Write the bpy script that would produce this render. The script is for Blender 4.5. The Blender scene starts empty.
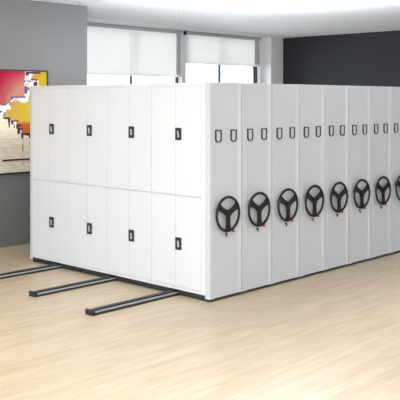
import bpy, bmesh, math, random
from mathutils import Vector, Matrix
random.seed(4)
S = bpy.context.scene
COL = S.collection

# ------------------------------------------------------------------ materials
def srgb(r, g, b):
    f = lambda c: (c/255/12.92) if c/255 <= .04045 else ((c/255+.055)/1.055)**2.4
    return (f(r), f(g), f(b), 1)

def mat(name, col, rough=.5, metal=0., noise=0., scale=40., bump=0., spec=.5):
    m = bpy.data.materials.new(name); m.use_nodes = True
    nt = m.node_tree; b = nt.nodes['Principled BSDF']
    b.inputs['Base Color'].default_value = col
    b.inputs['Roughness'].default_value = rough
    b.inputs['Metallic'].default_value = metal
    b.inputs['Specular IOR Level'].default_value = spec
    if noise or bump:
        tc = nt.nodes.new('ShaderNodeTexCoord')
        n = nt.nodes.new('ShaderNodeTexNoise'); n.inputs['Scale'].default_value = scale
        n.inputs['Detail'].default_value = 4
        nt.links.new(tc.outputs['Object'], n.inputs['Vector'])
        if noise:
            mx = nt.nodes.new('ShaderNodeMix'); mx.data_type = 'RGBA'
            mx.inputs['A'].default_value = [c*(1-noise) for c in col[:3]]+[1]
            mx.inputs['B'].default_value = [min(1, c*(1+noise)) for c in col[:3]]+[1]
            nt.links.new(n.outputs['Fac'], mx.inputs['Factor'])
            nt.links.new(mx.outputs['Result'], b.inputs['Base Color'])
        if bump:
            bp = nt.nodes.new('ShaderNodeBump'); bp.inputs['Strength'].default_value = bump
            bp.inputs['Distance'].default_value = .002
            nt.links.new(n.outputs['Fac'], bp.inputs['Height'])
            nt.links.new(bp.outputs['Normal'], b.inputs['Normal'])
    return m

M = {}
M['steel'] = mat('white_powder_coat', srgb(237, 240, 244), .42, 0, .015, 300, .05)
M['panel'] = mat('light_grey_powder_coat', srgb(216, 221, 228), .5, 0, .02, 300, .08)
M['black'] = mat('black_plastic', srgb(23, 24, 26), .42, 0, .05, 60, .03)
M['plinth'] = mat('black_steel', srgb(44, 46, 48), .5, 0, .05, 30, .03)
M['latch'] = mat('dark_latch', srgb(52, 54, 58), .4, 0, .04, 60, .03)
M['gap_shade'] = mat('gap_shade_grey', srgb(96, 96, 97), .7, 0, .03, 40)  # grey that paints shade into the gaps between units
M['chrome'] = mat('chrome', srgb(238, 239, 240), .3, .35, .02, 60)
M['track'] = mat('bright_steel_track', srgb(226, 228, 230), .32, .6, .03, 60)
M['red'] = mat('red_plastic', srgb(214, 74, 44), .4, 0, .05, 60)
M['card'] = mat('label_card', srgb(214, 214, 212), .6, 0, .02, 60)
M['grey_wall'] = mat('grey_paint', srgb(123, 122, 121), .7, 0, .03, 3, .05)
M['dark_wall'] = mat('charcoal_paint', srgb(44, 46, 50), .75, 0, .04, 2, .05)
M['white_wall'] = mat('white_paint', srgb(240, 240, 240), .6, 0, .015, 6, .05)
M['border'] = mat('white_ceiling_border', srgb(246, 246, 246), .6, 0, .01, 6)
M['recess_shade'] = mat('recess_shade_grey', srgb(190, 192, 197), .5, 0, .02, 20)  # recess shade put into the grey; also serves the ceiling joints
M['bar'] = mat('pale_bar', srgb(244, 244, 248), .45, 0, .02, 20)
M['frame'] = mat('black_window_frame', srgb(24, 25, 28), .45, 0, .05, 20)
M['art_frame'] = mat('art_frame', srgb(34, 30, 30), .45, 0, .08, 30)

M['fill_glow'] = mat('fill_panel_glow', srgb(245, 245, 245), .6)  # glowing face of the added fill panels
M['fill_glow'].node_tree.nodes['Principled BSDF'].inputs['Emission Color'].default_value = (.93, .965, 1, 1)
M['fill_glow'].node_tree.nodes['Principled BSDF'].inputs['Emission Strength'].default_value = 1.5

# blind fabric: part of the daylight passes through it
m = mat('blind_fabric', srgb(247, 247, 246), .85, 0, .01, 200, .05); M['blind'] = m
nt = m.node_tree; b = nt.nodes['Principled BSDF']; out = nt.nodes['Material Output']
tr = nt.nodes.new('ShaderNodeBsdfTranslucent'); tr.inputs[0].default_value = srgb(243, 241, 238)
mx = nt.nodes.new('ShaderNodeMixShader'); mx.inputs[0].default_value = .5
nt.links.new(b.outputs[0], mx.inputs[1]); nt.links.new(tr.outputs[0], mx.inputs[2]); nt.links.new(mx.outputs[0], out.inputs[0])

# glass
m = bpy.data.materials.new('window_glass'); m.use_nodes = True; M['glass'] = m
nt = m.node_tree; nt.nodes.remove(nt.nodes['Principled BSDF']); out = nt.nodes['Material Output']
t_ = nt.nodes.new('ShaderNodeBsdfTransparent'); t_.inputs[0].default_value = (.96, .97, .97, 1)
g_ = nt.nodes.new('ShaderNodeBsdfGlossy'); g_.inputs['Roughness'].default_value = .02
fr = nt.nodes.new('ShaderNodeFresnel'); fr.inputs[0].default_value = 1.3
mx = nt.nodes.new('ShaderNodeMixShader')
nt.links.new(fr.outputs[0], mx.inputs[0]); nt.links.new(t_.outputs[0], mx.inputs[1]); nt.links.new(g_.outputs[0], mx.inputs[2])
nt.links.new(mx.outputs[0], out.inputs[0])

# oak floor: planks running along X
m = mat('oak_floor', srgb(220, 200, 170), .33); M['floor'] = m
nt = m.node_tree; N = nt.nodes; L = nt.links; b = N['Principled BSDF']
tc = N.new('ShaderNodeTexCoord')
br = N.new('ShaderNodeTexBrick'); br.offset = .37; br.offset_frequency = 2
for k, v in dict(Scale=1., **{'Mortar Size': .0008, 'Mortar Smooth': .2, 'Bias': 0., 'Brick Width': 1.3, 'Row Height': .13}).items(): br.inputs[k].default_value = v
br.inputs['Color1'].default_value = srgb(224, 204, 174)
br.inputs['Color2'].default_value = srgb(206, 182, 149)
br.inputs['Mortar'].default_value = srgb(176, 150, 118)
L.new(tc.outputs['Object'], br.inputs['Vector'])
mp = N.new('ShaderNodeMapping'); mp.inputs['Scale'].default_value = (1.1, 9, 1)
L.new(tc.outputs['Object'], mp.inputs['Vector'])
n1 = N.new('ShaderNodeTexNoise'); n1.inputs['Scale'].default_value = 1.6; n1.inputs['Detail'].default_value = 7; n1.inputs['Roughness'].default_value = .6
n1.inputs['Distortion'].default_value = .7
L.new(mp.outputs[0], n1.inputs['Vector'])
cr = N.new('ShaderNodeValToRGB'); cr.color_ramp.elements[0].position = .32; cr.color_ramp.elements[1].position = .68
cr.color_ramp.elements[0].color = srgb(206, 184, 156); cr.color_ramp.elements[1].color = srgb(240, 226, 202)
L.new(n1.outputs['Fac'], cr.inputs[0])
mm = N.new('ShaderNodeMix'); mm.data_type = 'RGBA'; mm.inputs['Factor'].default_value = .55
L.new(br.outputs['Color'], mm.inputs['A']); L.new(cr.outputs[0], mm.inputs['B'])
mp2 = N.new('ShaderNodeMapping'); mp2.inputs['Scale'].default_value = (3, 60, 1)
L.new(tc.outputs['Object'], mp2.inputs['Vector'])
n2 = N.new('ShaderNodeTexNoise'); n2.inputs['Scale'].default_value = 1.5; n2.inputs['Detail'].default_value = 5
L.new(mp2.outputs[0], n2.inputs['Vector'])
m2 = N.new('ShaderNodeMix'); m2.data_type = 'RGBA'; m2.blend_type = 'SOFT_LIGHT'; m2.inputs['Factor'].default_value = .35
L.new(mm.outputs['Result'], m2.inputs['A']); L.new(n2.outputs['Color'], m2.inputs['B'])
hs = N.new('ShaderNodeHueSaturation'); hs.inputs['Saturation'].default_value = 1.04; hs.inputs['Value'].default_value = .88
L.new(m2.outputs['Result'], hs.inputs['Color'])
L.new(hs.outputs[0], b.inputs['Base Color'])
FLOOR_HSV = hs

# perforated ceiling board
m = mat('perforated_ceiling', srgb(236, 237, 239), .7); M['ceiling'] = m
nt = m.node_tree; N = nt.nodes; L = nt.links; b = N['Principled BSDF']
tc = N.new('ShaderNodeTexCoord'); vm = N.new('ShaderNodeMapping'); vm.inputs['Scale'].default_value = (1, 1, 0)
L.new(tc.outputs['Object'], vm.inputs['Vector'])
vo = N.new('ShaderNodeTexVoronoi'); vo.inputs['Scale'].default_value = 24.; vo.inputs['Randomness'].default_value = 0.
vm.inputs['Rotation'].default_value = (0, 0, math.radians(45))
L.new(vm.outputs[0], vo.inputs['Vector'])
cr = N.new('ShaderNodeValToRGB'); cr.color_ramp.elements[0].position = .25; cr.color_ramp.elements[1].position = .34
cr.color_ramp.elements[0].color = srgb(222, 223, 226); cr.color_ramp.elements[1].color = srgb(252, 252, 253)
L.new(vo.outputs['Distance'], cr.inputs[0]); L.new(cr.outputs[0], b.inputs['Base Color'])

# canvas: pigment stored per cell of the canvas
m = mat('painted_canvas', (1, 1, 1, 1), .75, spec=.2); M['canvas'] = m
at = m.node_tree.nodes.new('ShaderNodeAttribute'); at.attribute_name = 'pigment'
m.node_tree.links.new(at.outputs['Color'], m.node_tree.nodes['Principled BSDF'].inputs['Base Color'])

# ------------------------------------------------------------------ helpers
def tag(o, label=None, cat=None, group=None, kind=None):
    if label: o['label'] = label
    if cat: o['category'] = cat
    if group: o['group'] = group
    if kind: o['kind'] = kind
    return o

def thing(name, label, cat, loc=(0, 0, 0), group=None):
    o = bpy.data.objects.new(name, None); COL.objects.link(o)
    o.location = loc; o.empty_display_size = .1
    return tag(o, label, cat, group)

def obj(name, bm, material, parent=None, smooth=False, loc=None):
    me = bpy.data.meshes.new(name)
    bmesh.ops.recalc_face_normals(bm, faces=bm.faces)
    bm.to_mesh(me); bm.free()
    me.materials.append(material)
    if smooth:
        for p in me.polygons: p.use_smooth = True
    o = bpy.data.objects.new(name, me); COL.objects.link(o)
    if parent: o.parent = parent
    if loc: o.location = loc
    return o

def box(bm, x0, x1, y0, y1, z0, z1, bev=0.):
    b = bmesh.new()
    vs = [b.verts.new(p) for p in [(x0, y0, z0), (x1, y0, z0), (x1, y1, z0), (x0, y1, z0), (x0, y0, z1), (x1, y0, z1), (x1, y1, z1), (x0, y1, z1)]]
    for f in [(0, 3, 2, 1), (4, 5, 6, 7), (0, 1, 5, 4), (1, 2, 6, 5), (2, 3, 7, 6), (3, 0, 4, 7)]: b.faces.new([vs[i] for i in f])
    if bev: bmesh.ops.bevel(b, geom=b.edges[:], offset=bev, segments=2, profile=.6, affect='EDGES')
    me = bpy.data.meshes.new('tmp'); b.to_mesh(me); b.free(); bm.from_mesh(me); bpy.data.meshes.remove(me)
    return bm

def bx(*a, bev=0.): return box(bmesh.new(), *a, bev=bev)

def prism(pts, z0, z1, axis='z', bm=None):
    """extrude a closed outline; axis z: (x,y) outline, axis y: (x,z) outline, axis x: (y,z) outline"""
    bm = bm or bmesh.new()
    P = {'z': lambda a, b, c: (a, b, c), 'y': lambda a, b, c: (a, c, b), 'x': lambda a, b, c: (c, a, b)}[axis]
    lo = [bm.verts.new(P(a, b, z0)) for a, b in pts]; hi = [bm.verts.new(P(a, b, z1)) for a, b in pts]
    n = len(pts)
    bm.faces.new(lo); bm.faces.new(hi[::-1])
    for i in range(n): bm.faces.new([lo[i], hi[i], hi[(i+1) % n], lo[(i+1) % n]])
    return bm

def cyl(bm, c, axis, r, h, n=24, r2=None):
    """cylinder starting at c along axis"""
    a = Vector(axis).normalized(); q = Vector((0, 0, 1)).rotation_difference(a).to_matrix().to_4x4()
    mtx = Matrix.Translation(Vector(c)+a*h/2) @ q
    bmesh.ops.create_cone(bm, cap_ends=True, segments=n, radius1=r, radius2=r if r2 is None else r2, depth=h, matrix=mtx)
    return bm

def struct(name, bm, material, parent=None):
    o = obj(name, bm, material, parent)
    if not parent: o['kind'] = 'structure'
    return o

# ------------------------------------------------------------------ the room
H = 3.6
struct('floor', bx(-11, 9.18, -11, 6.6, -.06, 0), M['floor'])
# ceiling: perforated boards with plain joints, plain border along the window
bm = bmesh.new()
box(bm, -7, 1.59, -7, 5.76, H, H+.05, .004)
box(bm, 1.67, 9.18, -7, 5.76, H, H+.05, .004)
ceil = struct('ceiling', bm, M['ceiling'])
bm = bmesh.new()
box(bm, 1.603, 1.657, -7, 5.76, H-.004, H+.0025)
struct('trim_1', bm, M['border'])
bm = bmesh.new()
box(bm, 1.59, 1.67, -7, 5.76, H+.003, H+.05); box(bm, 1.86, 9.18, 5.76, 5.784, H+.003, H+.05)
struct('trim_4', bm, M['recess_shade'])
bm = bmesh.new()
box(bm, 1.86, 9.18, 5.785, 6.32, H-.006, H+.05, .004)
box(bm, 1.86, 9.18, 6.32, 6.6, H+.0, H+.05)
struct('trim_2', bm, M['border'])
# grey wall that boxes in the left of the room
bm = bmesh.new()
box(bm, -11, 1.86, 4.357, 4.52, 0, H)
box(bm, 1.70, 1.86, 4.52, 6.6, 0, H)
struct('wall_left', bm, M['grey_wall'])
# window wall
bm = bmesh.new()
box(bm, 1.86, 8.72, 6.46, 6.6, 0, .35)
box(bm, 1.86, 3.2, 6.46, 6.6, .35, H)
box(bm, 6.013, 6.134, 6.37, 6.484, .35, H)
box(bm, 8.64, 8.72, 6.40, 6.484, .35, H)
struct('wall_back', bm, M['white_wall'])
struct('trim_3', bx(8.72, 9.18, 6.13, 6.6, 0, H, bev=.006), M['border'])        # white corner pier
struct('wall_right', bx(9.18, 9.34, -7, 6.6, 0, H+.05), M['dark_wall'])

def window(name, x0, x1, mull, st, z0=.35, z1=H):
    bm = bmesh.new(); y0, y1 = 6.49, 6.55
    box(bm, x0, x0+.07, y0, y1, z0, z1); box(bm, x1-st, x1, y0, y1, z0, z1)
    box(bm, x0+.07, x1-st, y0, y1, z0, z0+.07); box(bm, x0+.07, x1-st, y0, y1, z1-.07, z1)
    box(bm, mull-.013, mull+.013, y0, y1, z0+.07, z1-.07)
    w = struct(name, bm, M['frame'])
    for a, b in ((x0+.07, mull-.013), (mull+.013, x1-st)):
        obj('glass_pane', bx(a, b, 6.517, 6.523, z0+.07, z1-.07), M['glass'], w)
    return w
window('window_1', 3.2, 6.13, 4.70, .15)
window('window_2', 6.136, 8.718, 7.356, .105)

# ------------------------------------------------------------------ roller blinds
def blind(x0, x1, z, label, right_shade=None, bar=None, bracket=None):
    cx = (x0+x1)/2
    t = thing('roller_blind', label, 'blind', (cx, 6.4, z), 'white roller blinds on the window wall')
    e0, e1 = (bar or (x0, x1)); c1 = right_shade[1] if right_shade else x1
    q = lambda a: a-cx
    # fabric with a slight roll to its lower edge
    bm = bmesh.new(); ys = [(0, 0), (.3, .002), (.7, -.001), (1, 0)]
    for side, d in ((1, 0), (-1, .0016)):
        pass
    pts = []
    n = 14
    for i in range(n+1): pts.append((-.004+.0025*math.sin(i*.9), .03+(3.54-z-.03)*i/n))
    pts += [(a+.0018, b) for a, b in pts[::-1]]
    prism(pts, q(x0+.0025), q(x1-.0025), 'x', bm)
    obj('fabric', bm, M['blind'], t)
    obj('bottom_bar', bx(q(e0+.003), q(e1-.003), -.018, .014, -.014, .0295, bev=.004), M['blind'], t)
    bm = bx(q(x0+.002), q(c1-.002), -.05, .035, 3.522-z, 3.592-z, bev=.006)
    obj('recess_shade', bm, M['recess_shade'], t)  # header box coloured as the shaded recess above the blind
    if right_shade:
        a, b = right_shade
        obj('side_shade', bx(q(a), q(b-.002), .018, .05, .03, 3.52-z, bev=.003), M['recess_shade'], t)  # grey strip standing in for the shaded gap beside the blind
    if bracket:
        obj('bracket', bx(q(bracket[0]), q(bracket[1]), -.07, -.033, 3.505-z, 3.59-z, bev=.004), M['frame'], t)
    return t
blind(3.2, 4.593, 2.622, 'white roller blind beside the grey wall, leftmost of the lowered blinds')
blind(4.593, 5.87, 2.622, 'white roller blind left of the thin white pier, second blind from the grey wall', right_shade=(5.894, 6.011), bar=(4.593, 6.008))
blind(6.136, 7.224, 2.925, 'shorter white roller blind directly right of the thin white pier, black bracket at its top', bracket=(6.05, 6.11))
blind(7.224, 8.45, 2.925, 'shorter white roller blind beside the wide white corner pier, nearest the charcoal wall', right_shade=(8.47, 8.636), bar=(7.224, 8.66))

# ------------------------------------------------------------------ painting on the grey wall
def hexc(*c): return c
def vnoise(x, y, s):
    def h(i, j):
        v = math.sin(i*127.1+j*311.7+s*74.7)*43758.5453; return v-math.floor(v)
    i, j = math.floor(x), math.floor(y); fx, fy = x-i, y-j
    fx = fx*fx*(3-2*fx); fy = fy*fy*(3-2*fy)
    return (h(i, j)*(1-fx)+h(i+1, j)*fx)*(1-fy)+(h(i, j+1)*(1-fx)+h(i+1, j+1)*fx)*fy
def mixc(a, b, t):
    t = max(0, min(1, t)); return tuple(a[i]*(1-t)+b[i]*t for i in range(3))
NAVY = (38, 26, 62); PURP = (104, 82, 128); WH = (240, 236, 238)
BLOCKS = [  # u0,u1,v0,v1,colour on a 47 x 104 layout of the canvas
 (24, 39.5, 71.5, 73.2, (70, 36, 78)), (24, 27.5, 72, 75.5, (84, 66, 112)), (30.5, 39, 74.6, 77.4, (240, 160, 70)),
 (29, 36.5, 78.3, 80.2, (82, 60, 104)), (22, 29.5, 80.2, 81.4, (76, 64, 104)), (24, 28, 82.4, 86, (240, 190, 162)),
 (32.2, 36, 81, 85.5, (74, 44, 72)), (23.2, 25.6, 86, 93.5, (96, 78, 128)), (25.5, 28, 87, 90, (130, 116, 166)),
 (9.3, 24, 96.2, 97.8, (132, 104, 138)), (9.3, 11.5, 97.5, 99.5, (112, 92, 132)), (13, 16, 99, 100.5, (170, 160, 170)),
 (4.5, 9.5, 102.2, 103.6, (120, 100, 140)), (0, 5, 104, 105.2, (84, 60, 110)), (3, 4.3, 111.5, 115, (78, 72, 110)), (8, 10.5, 104, 105.3, (150, 140, 150)),
 (-2, 1, 110.5, 112, (96, 84, 120)),
 (2, 9, 116.8, 118.4, NAVY), (6.6, 8.9, 118, 122, (52, 44, 84)), (7.4, 8.9, 122, 127.2, (60, 58, 92)),
 (10, 17, 120, 121.4, NAVY), (10, 12, 121.2, 123.8, NAVY), (12, 13.6, 124, 128, (200, 130, 60)),
 (15, 21, 124.2, 125.8, NAVY), (15, 17, 125.5, 128.2, NAVY), (16, 21.5, 127.8, 129.6, NAVY), (16, 18.6, 129.5, 133.5, (54, 42, 78)),
 (19.6, 30.4, 133, 135.2, NAVY), (19.6, 21.8, 135, 138, NAVY), (27.5, 30.4, 135, 138.2, (50, 40, 86)),
 (21.2, 21.9, 138.5, 151, (186, 120, 104)), (28, 30.4, 141, 146, (226, 196, 60)), (21.4, 22, 161, 165, (190, 140, 120))]
def pigment(u, v):
    uu = u + .5*(vnoise(u*.9, v*.9, 1)-.5); vv = v + .5*(vnoise(u*.9, v*.9, 2)-.5)
    for (a, b, c, d, k) in BLOCKS:
        if a <= uu < b and c <= vv < d: return mixc(k, WH, .18*vnoise(u*1.5, v*1.5, 3))
    # lower edge of the crimson field
    red_edge = 97 if uu > 9.3 else (102.5 if uu > 4.5 else 104.5 - min(0, uu)*-.25)
    if uu < 23 + (.9 if vv < 78 else 0) and vv < red_edge and uu < 23.5:
        t = (uu+6)/34; s = (vv-70)/30
        c = mixc((190, 6, 46), (222, 70, 96), t*.9+s*.35)
        c = mixc(c, (236, 168, 140), max(0, t*s*2.3-.05)+.2*vnoise(u*.3, v*.3, 5)*s)
        if vv < 72: c = mixc(c, (190, 40, 50), .4)
        return mixc(c, (196, 60, 110), .35*max(0, s-.3)*(1-t))
    # stair line between gold and cream
    def stair(u_):
        for lim, val in ((2, 112), (9, 117), (15, 121), (17, 125), (19.6, 129), (60, 134)):
            if u_ < lim: return val
    st = stair(uu)
    if vv > st:
        near = vv-st
        c = mixc((246, 238, 218), (236, 216, 182), vnoise(u*.25, v*.7, 7))
        c = mixc(c, (240, 240, 238), .8*max(0, vnoise(u*.16, v*.22, 9)-.35)*1.5)
        if near < 4: c = mixc(WH, c, near/5)
        if 137 < vv and abs((vv-70) % 8.5) < .7 and vnoise(u*.3, v*.05, 11) > .4: c = mixc(c, (206, 166, 128), .45)
        return c
    # band of white strokes
    band = (23 <= uu < 30-max(0, (vv-78))*.14 and vv < 97) or (vv < 97+5.5*(.6+.5*vnoise(u*.35, 0, 13)) and uu > 9 and uu < 27) or (uu <= 9.5 and vv < 117 and vv < 108+2*vnoise(u, v, 4)+(4 if uu < 5 else 0))
    if (29 <= uu < 37 and 80 <= vv < 88): band = True
    if (28 <= uu < 31.5 and vv < 77): band = True
    if band: return mixc(WH, (206, 190, 204), .7*max(0, vnoise(u*.8, v*.8, 15)-.35))
    if vv > 121 and uu > 13: return mixc((228, 126, 48), (214, 108, 44), vnoise(u*.3, v*.3, 17)) if vv > 122.5+1.5*vnoise(u*.3, 3, 2) else (234, 160, 60)
    c = mixc((236, 186, 78), (240, 214, 52), (uu-12)/16)
    if vv < 97: c = mixc((240, 206, 34), (232, 196, 40), vnoise(u*.2, v*.2, 19))
    return mixc(c, (242, 196, 100), .5*vnoise(u*.2, v*.35, 21) if vv > 97 else 0)

ax0, ax1, az0, az1 = -1.30, 1.093, 1.045, 2.562
art = thing('abstract_painting', 'large abstract painting in crimson, yellow and cream with thin black frame on the grey wall', 'painting', ((ax0+ax1)/2, 4.357, az0))
acx = (ax0+ax1)/2; fw = .022
cell = .0095
nx = int((ax1-ax0-2*fw)/cell); nz = int((az1-az0-2*fw)/cell)
dx = (ax1-ax0-2*fw)/nx; dz = (az1-az0-2*fw)/nz
verts = [(ax0+fw+i*dx-acx, -.022, fw+j*dz) for j in range(nz+1) for i in range(nx+1)]
faces = [(j*(nx+1)+i, j*(nx+1)+i+1, (j+1)*(nx+1)+i+1, (j+1)*(nx+1)+i) for j in range(nz) for i in range(nx)]
nb = len(verts)
verts += [(ax0+fw-acx, -.004, fw), (ax1-fw-acx, -.004, fw), (ax1-fw-acx, -.004, az1-az0-fw), (ax0+fw-acx, -.004, az1-az0-fw)]
faces += [(nb+3, nb+2, nb+1, nb), ]
me = bpy.data.meshes.new('canvas'); me.from_pydata(verts, [], faces); me.update()
ca = me.color_attributes.new('pigment', 'FLOAT_COLOR', 'POINT')
for j in range(nz+1):
    for i in range(nx+1):
        X = ax0+fw+i*dx; Z = az0+fw+j*dz
        u = (X-.275)/(.818)*47; v = 173-(Z-1.045)/1.515*103.3
        c = pigment(u, v) if u > -3 else mixc(pigment(-3-(u+3)*.6, v), (210, 120, 110), .1)
        ca.data[j*(nx+1)+i].color = [min(1, q*(.66 if min(c) < 150 else 1.)) for q in srgb(*c)[:3]]+[1]
for k in range(4): ca.data[nb+k].color = (.6, .55, .45, 1)
me.materials.append(M['canvas'])
cv = bpy.data.objects.new('canvas', me); COL.objects.link(cv); cv.parent = art
bm = bmesh.new(); w = ax1-ax0; h = az1-az0
box(bm, -w/2, w/2, -.034, 0, h-fw, h, .002); box(bm, -w/2, w/2, -.034, 0, 0, fw, .002)
box(bm, -w/2, -w/2+fw, -.034, 0, fw, h-fw, .002); box(bm, w/2-fw, w/2, -.034, 0, fw, h-fw, .002)
obj('frame', bm, M['art_frame'], art)
bar_o = obj('cross_bar', bx(.30-acx, ax1-fw-acx, -.034, -.0225, 1.238-az0, 1.262-az0, bev=.002), M['art_frame'], art)

# ------------------------------------------------------------------ floor rails
RAILS = [.523, 1.564, 2.605]
RX0, RX1 = -1.20, 5.32
def rail(y, label, RX0):
    t = thing('floor_rail', label, 'rail', (RX0, y, 0), 'black floor rails under the shelving')
    Lr = RX1-RX0
    pts = [(-.055, 0), (.055, 0), (.055, .041), (.052, .044), (-.001, .044), (-.004, .041), (-.004, .008), (-.034, .008), (-.034, .018), (-.037, .020), (-.055, .020)]
    obj('channel', prism(pts, .03, Lr-.03, 'x'), M['plinth'], t)
    tk = obj('track', bx(.03, Lr-.03, -.0335, -.0045, .0082, .0285, bev=.002), M['track'], t); tk['label'] = 'bright steel running track'
    a = bx(0, .0295, -.06, .06, 0, .053, bev=.004)
    obj('end_cap', a, M['plinth'], t)
    obj('end_cap', bx(Lr-.0295, Lr, -.06, .06, 0, .053, bev=.004), M['plinth'], t)
    return t
rail(RAILS[0], 'black floor rail nearest the near corner of the shelving, ending in a square cap', -1.185)
rail(RAILS[1], 'black floor rail running out in the middle of the three, square end cap showing', -1.125)
rail(RAILS[2], 'black floor rail farthest from the near corner, running out towards the painting wall', -1.13)

# ------------------------------------------------------------------ mobile shelving
P = .5216; W = .510; D = 3.22; TOP = 2.3

def end_panel_bm():
    c = .003
    pts = [(0, .07), (0, c), (c*.3, c*.3), (c, 0), (.068, 0), (.0685, .0), (.069, .026), (.0775, .026), (.078, .013), (.452, .013), (.462, .011), (.496, 0), (W-c, 0), (W-c*.3, c*.3), (W, c), (W, .07)]
    return prism(pts, .028, TOP, 'z')

def holder_bm(outer=True):
    def outline(w, z0, z1):
        pts = [(-w, z1), (w, z1)]
        r = w; n = 12
        for i in range(n+1):
            a = -math.pi*i/n
            pts.append((w*math.cos(a), z0+r*.75+r*.75*math.sin(a)))
        return pts
    o = outline(.047, -.067, .067); i_ = outline(.034, -.056, .056)
    bm = bmesh.new(); n = len(o)
    rows = []
    for y in (-.012, 0):
        rows.append(([bm.verts.new((a, y, b)) for a, b in o], [bm.verts.new((a, y, b)) for a, b in i_]))
    (of, jf), (ob, jb) = rows
    for k in range(n):
        m_ = (k+1) % n
        bm.faces.new([of[k], of[m_], jf[m_], jf[k]]); bm.faces.new([ob[k], jb[k], jb[m_], ob[m_]])
        bm.faces.new([of[k], ob[k], ob[m_], of[m_]]); bm.faces.new([jf[k], jf[m_], jb[m_], jb[k]])
    return bm, i_

def torus(bm, R, r, n=56, k=10, sy=1.):
    vs = []
    for i in range(n):
        a = 2*math.pi*i/n; row = []
        for j in range(k):
            b = 2*math.pi*j/k; rr = R+r*math.cos(b)
            row.append(bm.verts.new((rr*math.cos(a), r*sy*math.sin(b), rr*math.sin(a))))
        vs.append(row)
    for i in range(n):
        for j in range(k):
            bm.faces.new([vs[i][j], vs[(i+1) % n][j], vs[(i+1) % n][(j+1) % k], vs[i][(j+1) % k]])
    return bm

def spoke_bm(ang):
    # flat arm: broad at the hub, waisted, then flaring into the rim
    R = .178
    prof = [(.0, .030), (.03, .032), (.055, .029), (.10, .026), (.145, .030), (.168, .040), (R, .050)]
    pts = [(r, w) for r, w in prof] + [(r, -w) for r, w in prof[::-1]]
    ca_, sa = math.cos(ang), math.sin(ang)
    pts = [(r*ca_-w*sa, r*sa+w*ca_) for r, w in pts]
    bm = prism(pts, -.009, .009, 'y')
    bmesh.ops.bevel(bm, geom=[e for e in bm.edges if abs(e.verts[0].co.y-e.verts[1].co.y) < 1e-6], offset=.004, segments=2, affect='EDGES')
    return bm

def make_unit(first, label):
    u = thing('mobile_shelving_unit', label, 'shelving unit', (0, 0, 0), 'white mobile shelving units in a row')
    # carcass
    bm = bmesh.new()
    box(bm, .018 if first else .004, W-.004, .0702, D-.0502, .062, TOP-.002, .003)
    if first:   # frame round the doors
        box(bm, 0, .0175, .0705, .127, .062, TOP-.002, .0015); box(bm, 0, .0175, 3.172, 3.1695+.02-.0198, .062, TOP-.002)
        box(bm, 0, .0175, .1275, 3.1695, 2.262, TOP-.002, .0015); box(bm, 0, .0175, .1275, 3.1695, .062, .0955, .0015)
    obj('carcass', bm, M['steel'], u)
    obj('end_panel', end_panel_bm(), M['panel'], u)
    obj('end_panel', bx(0, W, D-.05, D, .028, TOP, bev=.004), M['panel'], u)
    # black plinth, cut out over the rails
    bm = bmesh.new(); ys = [.012]
    for r in RAILS: ys += [r-.064, r+.064]
    ys.append(D-.055)
    for i in range(0, len(ys), 2): box(bm, .010, W-.004, max(ys[i], .074), ys[i+1], .004, .0545)
    box(bm, .010, W-.004, .074, D-.055, .0547, .0616)
    box(bm, .006, W-.006, .014, .0735, .002, .0278)
    obj('plinth', bm, M['plinth'], u)
    sl = obj('gap_shade_strip', bx(W+.0002, P-.0012, .008, .06, .03, TOP-.004), M['gap_shade'], u); sl['label'] = 'grey strip added as shade in the gap'  # strip added to darken the gap between units
    # label holders
    for s in (.138, .382):
        bm, inner = holder_bm()
        ho = obj('label_holder', bm, M['latch'], u, loc=(s, .0128, 1.73)); ho['label'] = 'dark rounded label frame'
        obj('label_card', prism([(a*.99, b*.99) for a, b in inner], -.004, -.0005, 'y'), M['panel'], ho)
    # hand wheel
    hw = obj('hand_wheel', torus(bmesh.new(), .179, .0155, sy=.85), M['black'], u, smooth=True, loc=(.236, -.042, .905))
    hw['label'] = 'black three-spoke hand wheel'
    for a in (28, 151, 271): obj('spoke', spoke_bm(math.radians(a)), M['black'], hw)
    bm = cyl(bmesh.new(), (0, -.016, 0), (0, 1, 0), .036, .032, 32)
    obj('hub', bm, M['black'], hw)
    obj('shaft', cyl(bmesh.new(), (0, .0165, 0), (0, 1, 0), .02, .038, 20), M['chrome'], hw)
    # lock lever and red release button beneath the wheel
    bm = cyl(bmesh.new(), (0, -.012, .008), (0, 1, 0), .011, .0118, 20); box(bm, -.005, .005, -.02, -.0125, -.022, .014, .002)
    obj('lock', bm, M['black'], u, loc=(.262, .013, .675))
    bm = cyl(bmesh.new(), (0, -.02, 0), (0, 1, 0), .0125, .0198, 20)
    rb = obj('release_button', bm, M['red'], u, loc=(.374, .013, .706)); rb['label'] = 'small red button'
    return u

def door_pair(parent, y_lo, up):
    z0, z1 = (1.0860, 2.2600) if up else (.0980, 1.0800)
    for k in range(2):
        a = y_lo+k*.38+.0021; b = y_lo+(k+1)*.38-.0021
        d = obj('door', bx(0, .0170, 0, b-a, 0, z1-z0, bev=.0018), M['steel'], parent, loc=(0, a, z0))
        if k == 0:   # this leaf carries the latch at its edge in the middle of the pair
            zc = (1.747 if up else .562)-z0; w = b-a
            bm = bx(-.012, 0, w-.088, w-.001, zc-.066, zc+.066, bev=.003)
            box(bm, -.0155, -.0122, w-.076, w-.014, zc-.056, zc+.056, .002)
            obj('latch', bm, M['latch'], d)
            bm = prism([(w-.068, zc-.034), (w-.052, zc-.036), (w-.044, zc+.034), (w-.056, zc+.034)], -.024, -.0157, 'x')
            lv = obj('latch_lever', bm, M['chrome'], d); lv['label'] = 'narrow chrome lever'

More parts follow.
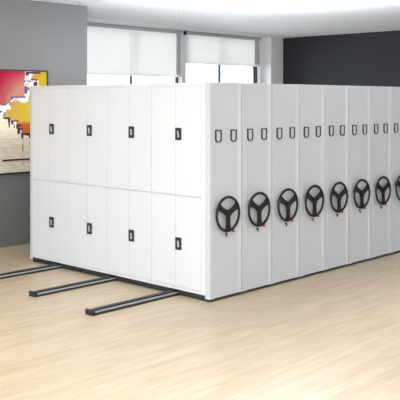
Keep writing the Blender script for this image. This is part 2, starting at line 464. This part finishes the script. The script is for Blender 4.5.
ORD = ['first', 'second', 'third', 'fourth', 'fifth', 'sixth', 'seventh', 'eighth', 'ninth', 'tenth']
first = make_unit(True, 'white mobile shelving unit at the near corner, its long side covered in latched double doors')
for n in range(4):
    for up in (True, False): door_pair(first, .1285+n*.7605, up)
proto = make_unit(False, '%s mobile shelving unit counted from the near corner, grey-white end panel with black hand wheel' % ORD[1])
proto.location.x = P
def copy_tree(o, parent=None):
    c = o.copy(); COL.objects.link(c); c.parent = parent
    for ch in list(o.children): copy_tree(ch, c)
    return c
for i in range(2, 10):
    c = copy_tree(proto); c.location.x = i*P
    c['label'] = '%s mobile shelving unit counted from the near corner, grey-white end panel with black hand wheel' % ORD[i]

# ------------------------------------------------------------------ light
w = bpy.data.worlds.new('daylight'); S.world = w; w.use_nodes = True
nt = w.node_tree; bg = nt.nodes['Background']
tc = nt.nodes.new('ShaderNodeTexCoord'); sx = nt.nodes.new('ShaderNodeSeparateXYZ')
nt.links.new(tc.outputs['Generated'], sx.inputs[0])
def ramp(sock, f0, f1, t0, t1):
    mr = nt.nodes.new('ShaderNodeMapRange')
    for k, v in (('From Min', f0), ('From Max', f1), ('To Min', t0), ('To Max', t1)): mr.inputs[k].default_value = v
    nt.links.new(sx.outputs[sock], mr.inputs['Value']); return mr.outputs[0]
SKY_X, SKY_Y, SKY_0 = 2.1, 3.2, .72        # the sky is brightest beyond the windows, then on the left
ad = nt.nodes.new('ShaderNodeMath'); ad.operation = 'ADD'
nt.links.new(ramp('X', .2, -.9, SKY_0, SKY_0+SKY_X), ad.inputs[0]); nt.links.new(ramp('Y', .15, .6, 0, SKY_Y), ad.inputs[1])
bg.inputs['Color'].default_value = (.88, .935, 1, 1)
nt.links.new(ad.outputs[0], bg.inputs['Strength'])

def fill_panel(x, y, sx_, sy_, power, label):  # fill panels added out of view to brighten the room
    t = thing('fill_light', label, 'fill light', (x, y, H-.06), 'added fill light panels out of view')
    bm = bmesh.new(); a, b = sx_/2, sy_/2
    for q in ((-a, a, -b, -b+.03), (-a, a, b-.03, b), (-a, -a+.03, -b+.03, b-.03), (a-.03, a, -b+.03, b-.03)): box(bm, *q, 0, .06)
    obj('frame', bm, M['white_wall'], t)
    obj('fill_glow', bx(-a+.031, a-.031, -b+.031, b-.031, .02, .05, bev=.002), M['fill_glow'], t)
    l = bpy.data.lights.new('fill_lamp', 'AREA'); l.shape = 'RECTANGLE'; l.size = sx_-.08; l.size_y = sy_-.08; l.energy = power; l.color = (.93, .965, 1)
    o = bpy.data.objects.new('fill_lamp', l); COL.objects.link(o); o.parent = t; o.location = (0, 0, .01)
fill_panel(-3.2, -2.6, 1.2, 1.2, 90, 'added out-of-view fill light panel in front of the shelving doors')
fill_panel(-3.2, 1.4, 1.2, 1.2, 40, 'added out-of-view fill light panel above the floor before the painting')

fill_panel(.9, 1.2, 1.2, 1.2, 30, 'added out-of-view fill light panel above the shelving nearest the painting')
fill_panel(2.5, .95, 1.2, 1.2, 210, 'added out-of-view fill light panel above the far end of the shelving')

# ------------------------------------------------------------------ camera
cd = bpy.data.cameras.new('camera'); cam = bpy.data.objects.new('camera', cd); COL.objects.link(cam)
cam.location = (-6.253, -5.786, 2.1)
cam.rotation_euler = (math.radians(90), 0, -math.atan2(.7255, .688))
cd.sensor_width = 36; cd.lens = 817/400*36; cd.shift_y = -(200-101.3)/400
cd.clip_end = 200
S.camera = cam
S.view_settings.view_transform = 'Standard'; S.view_settings.look = 'None'
S.view_settings.gamma = 1; S.view_settings.use_curve_mapping = False
S.view_settings.exposure = 0.
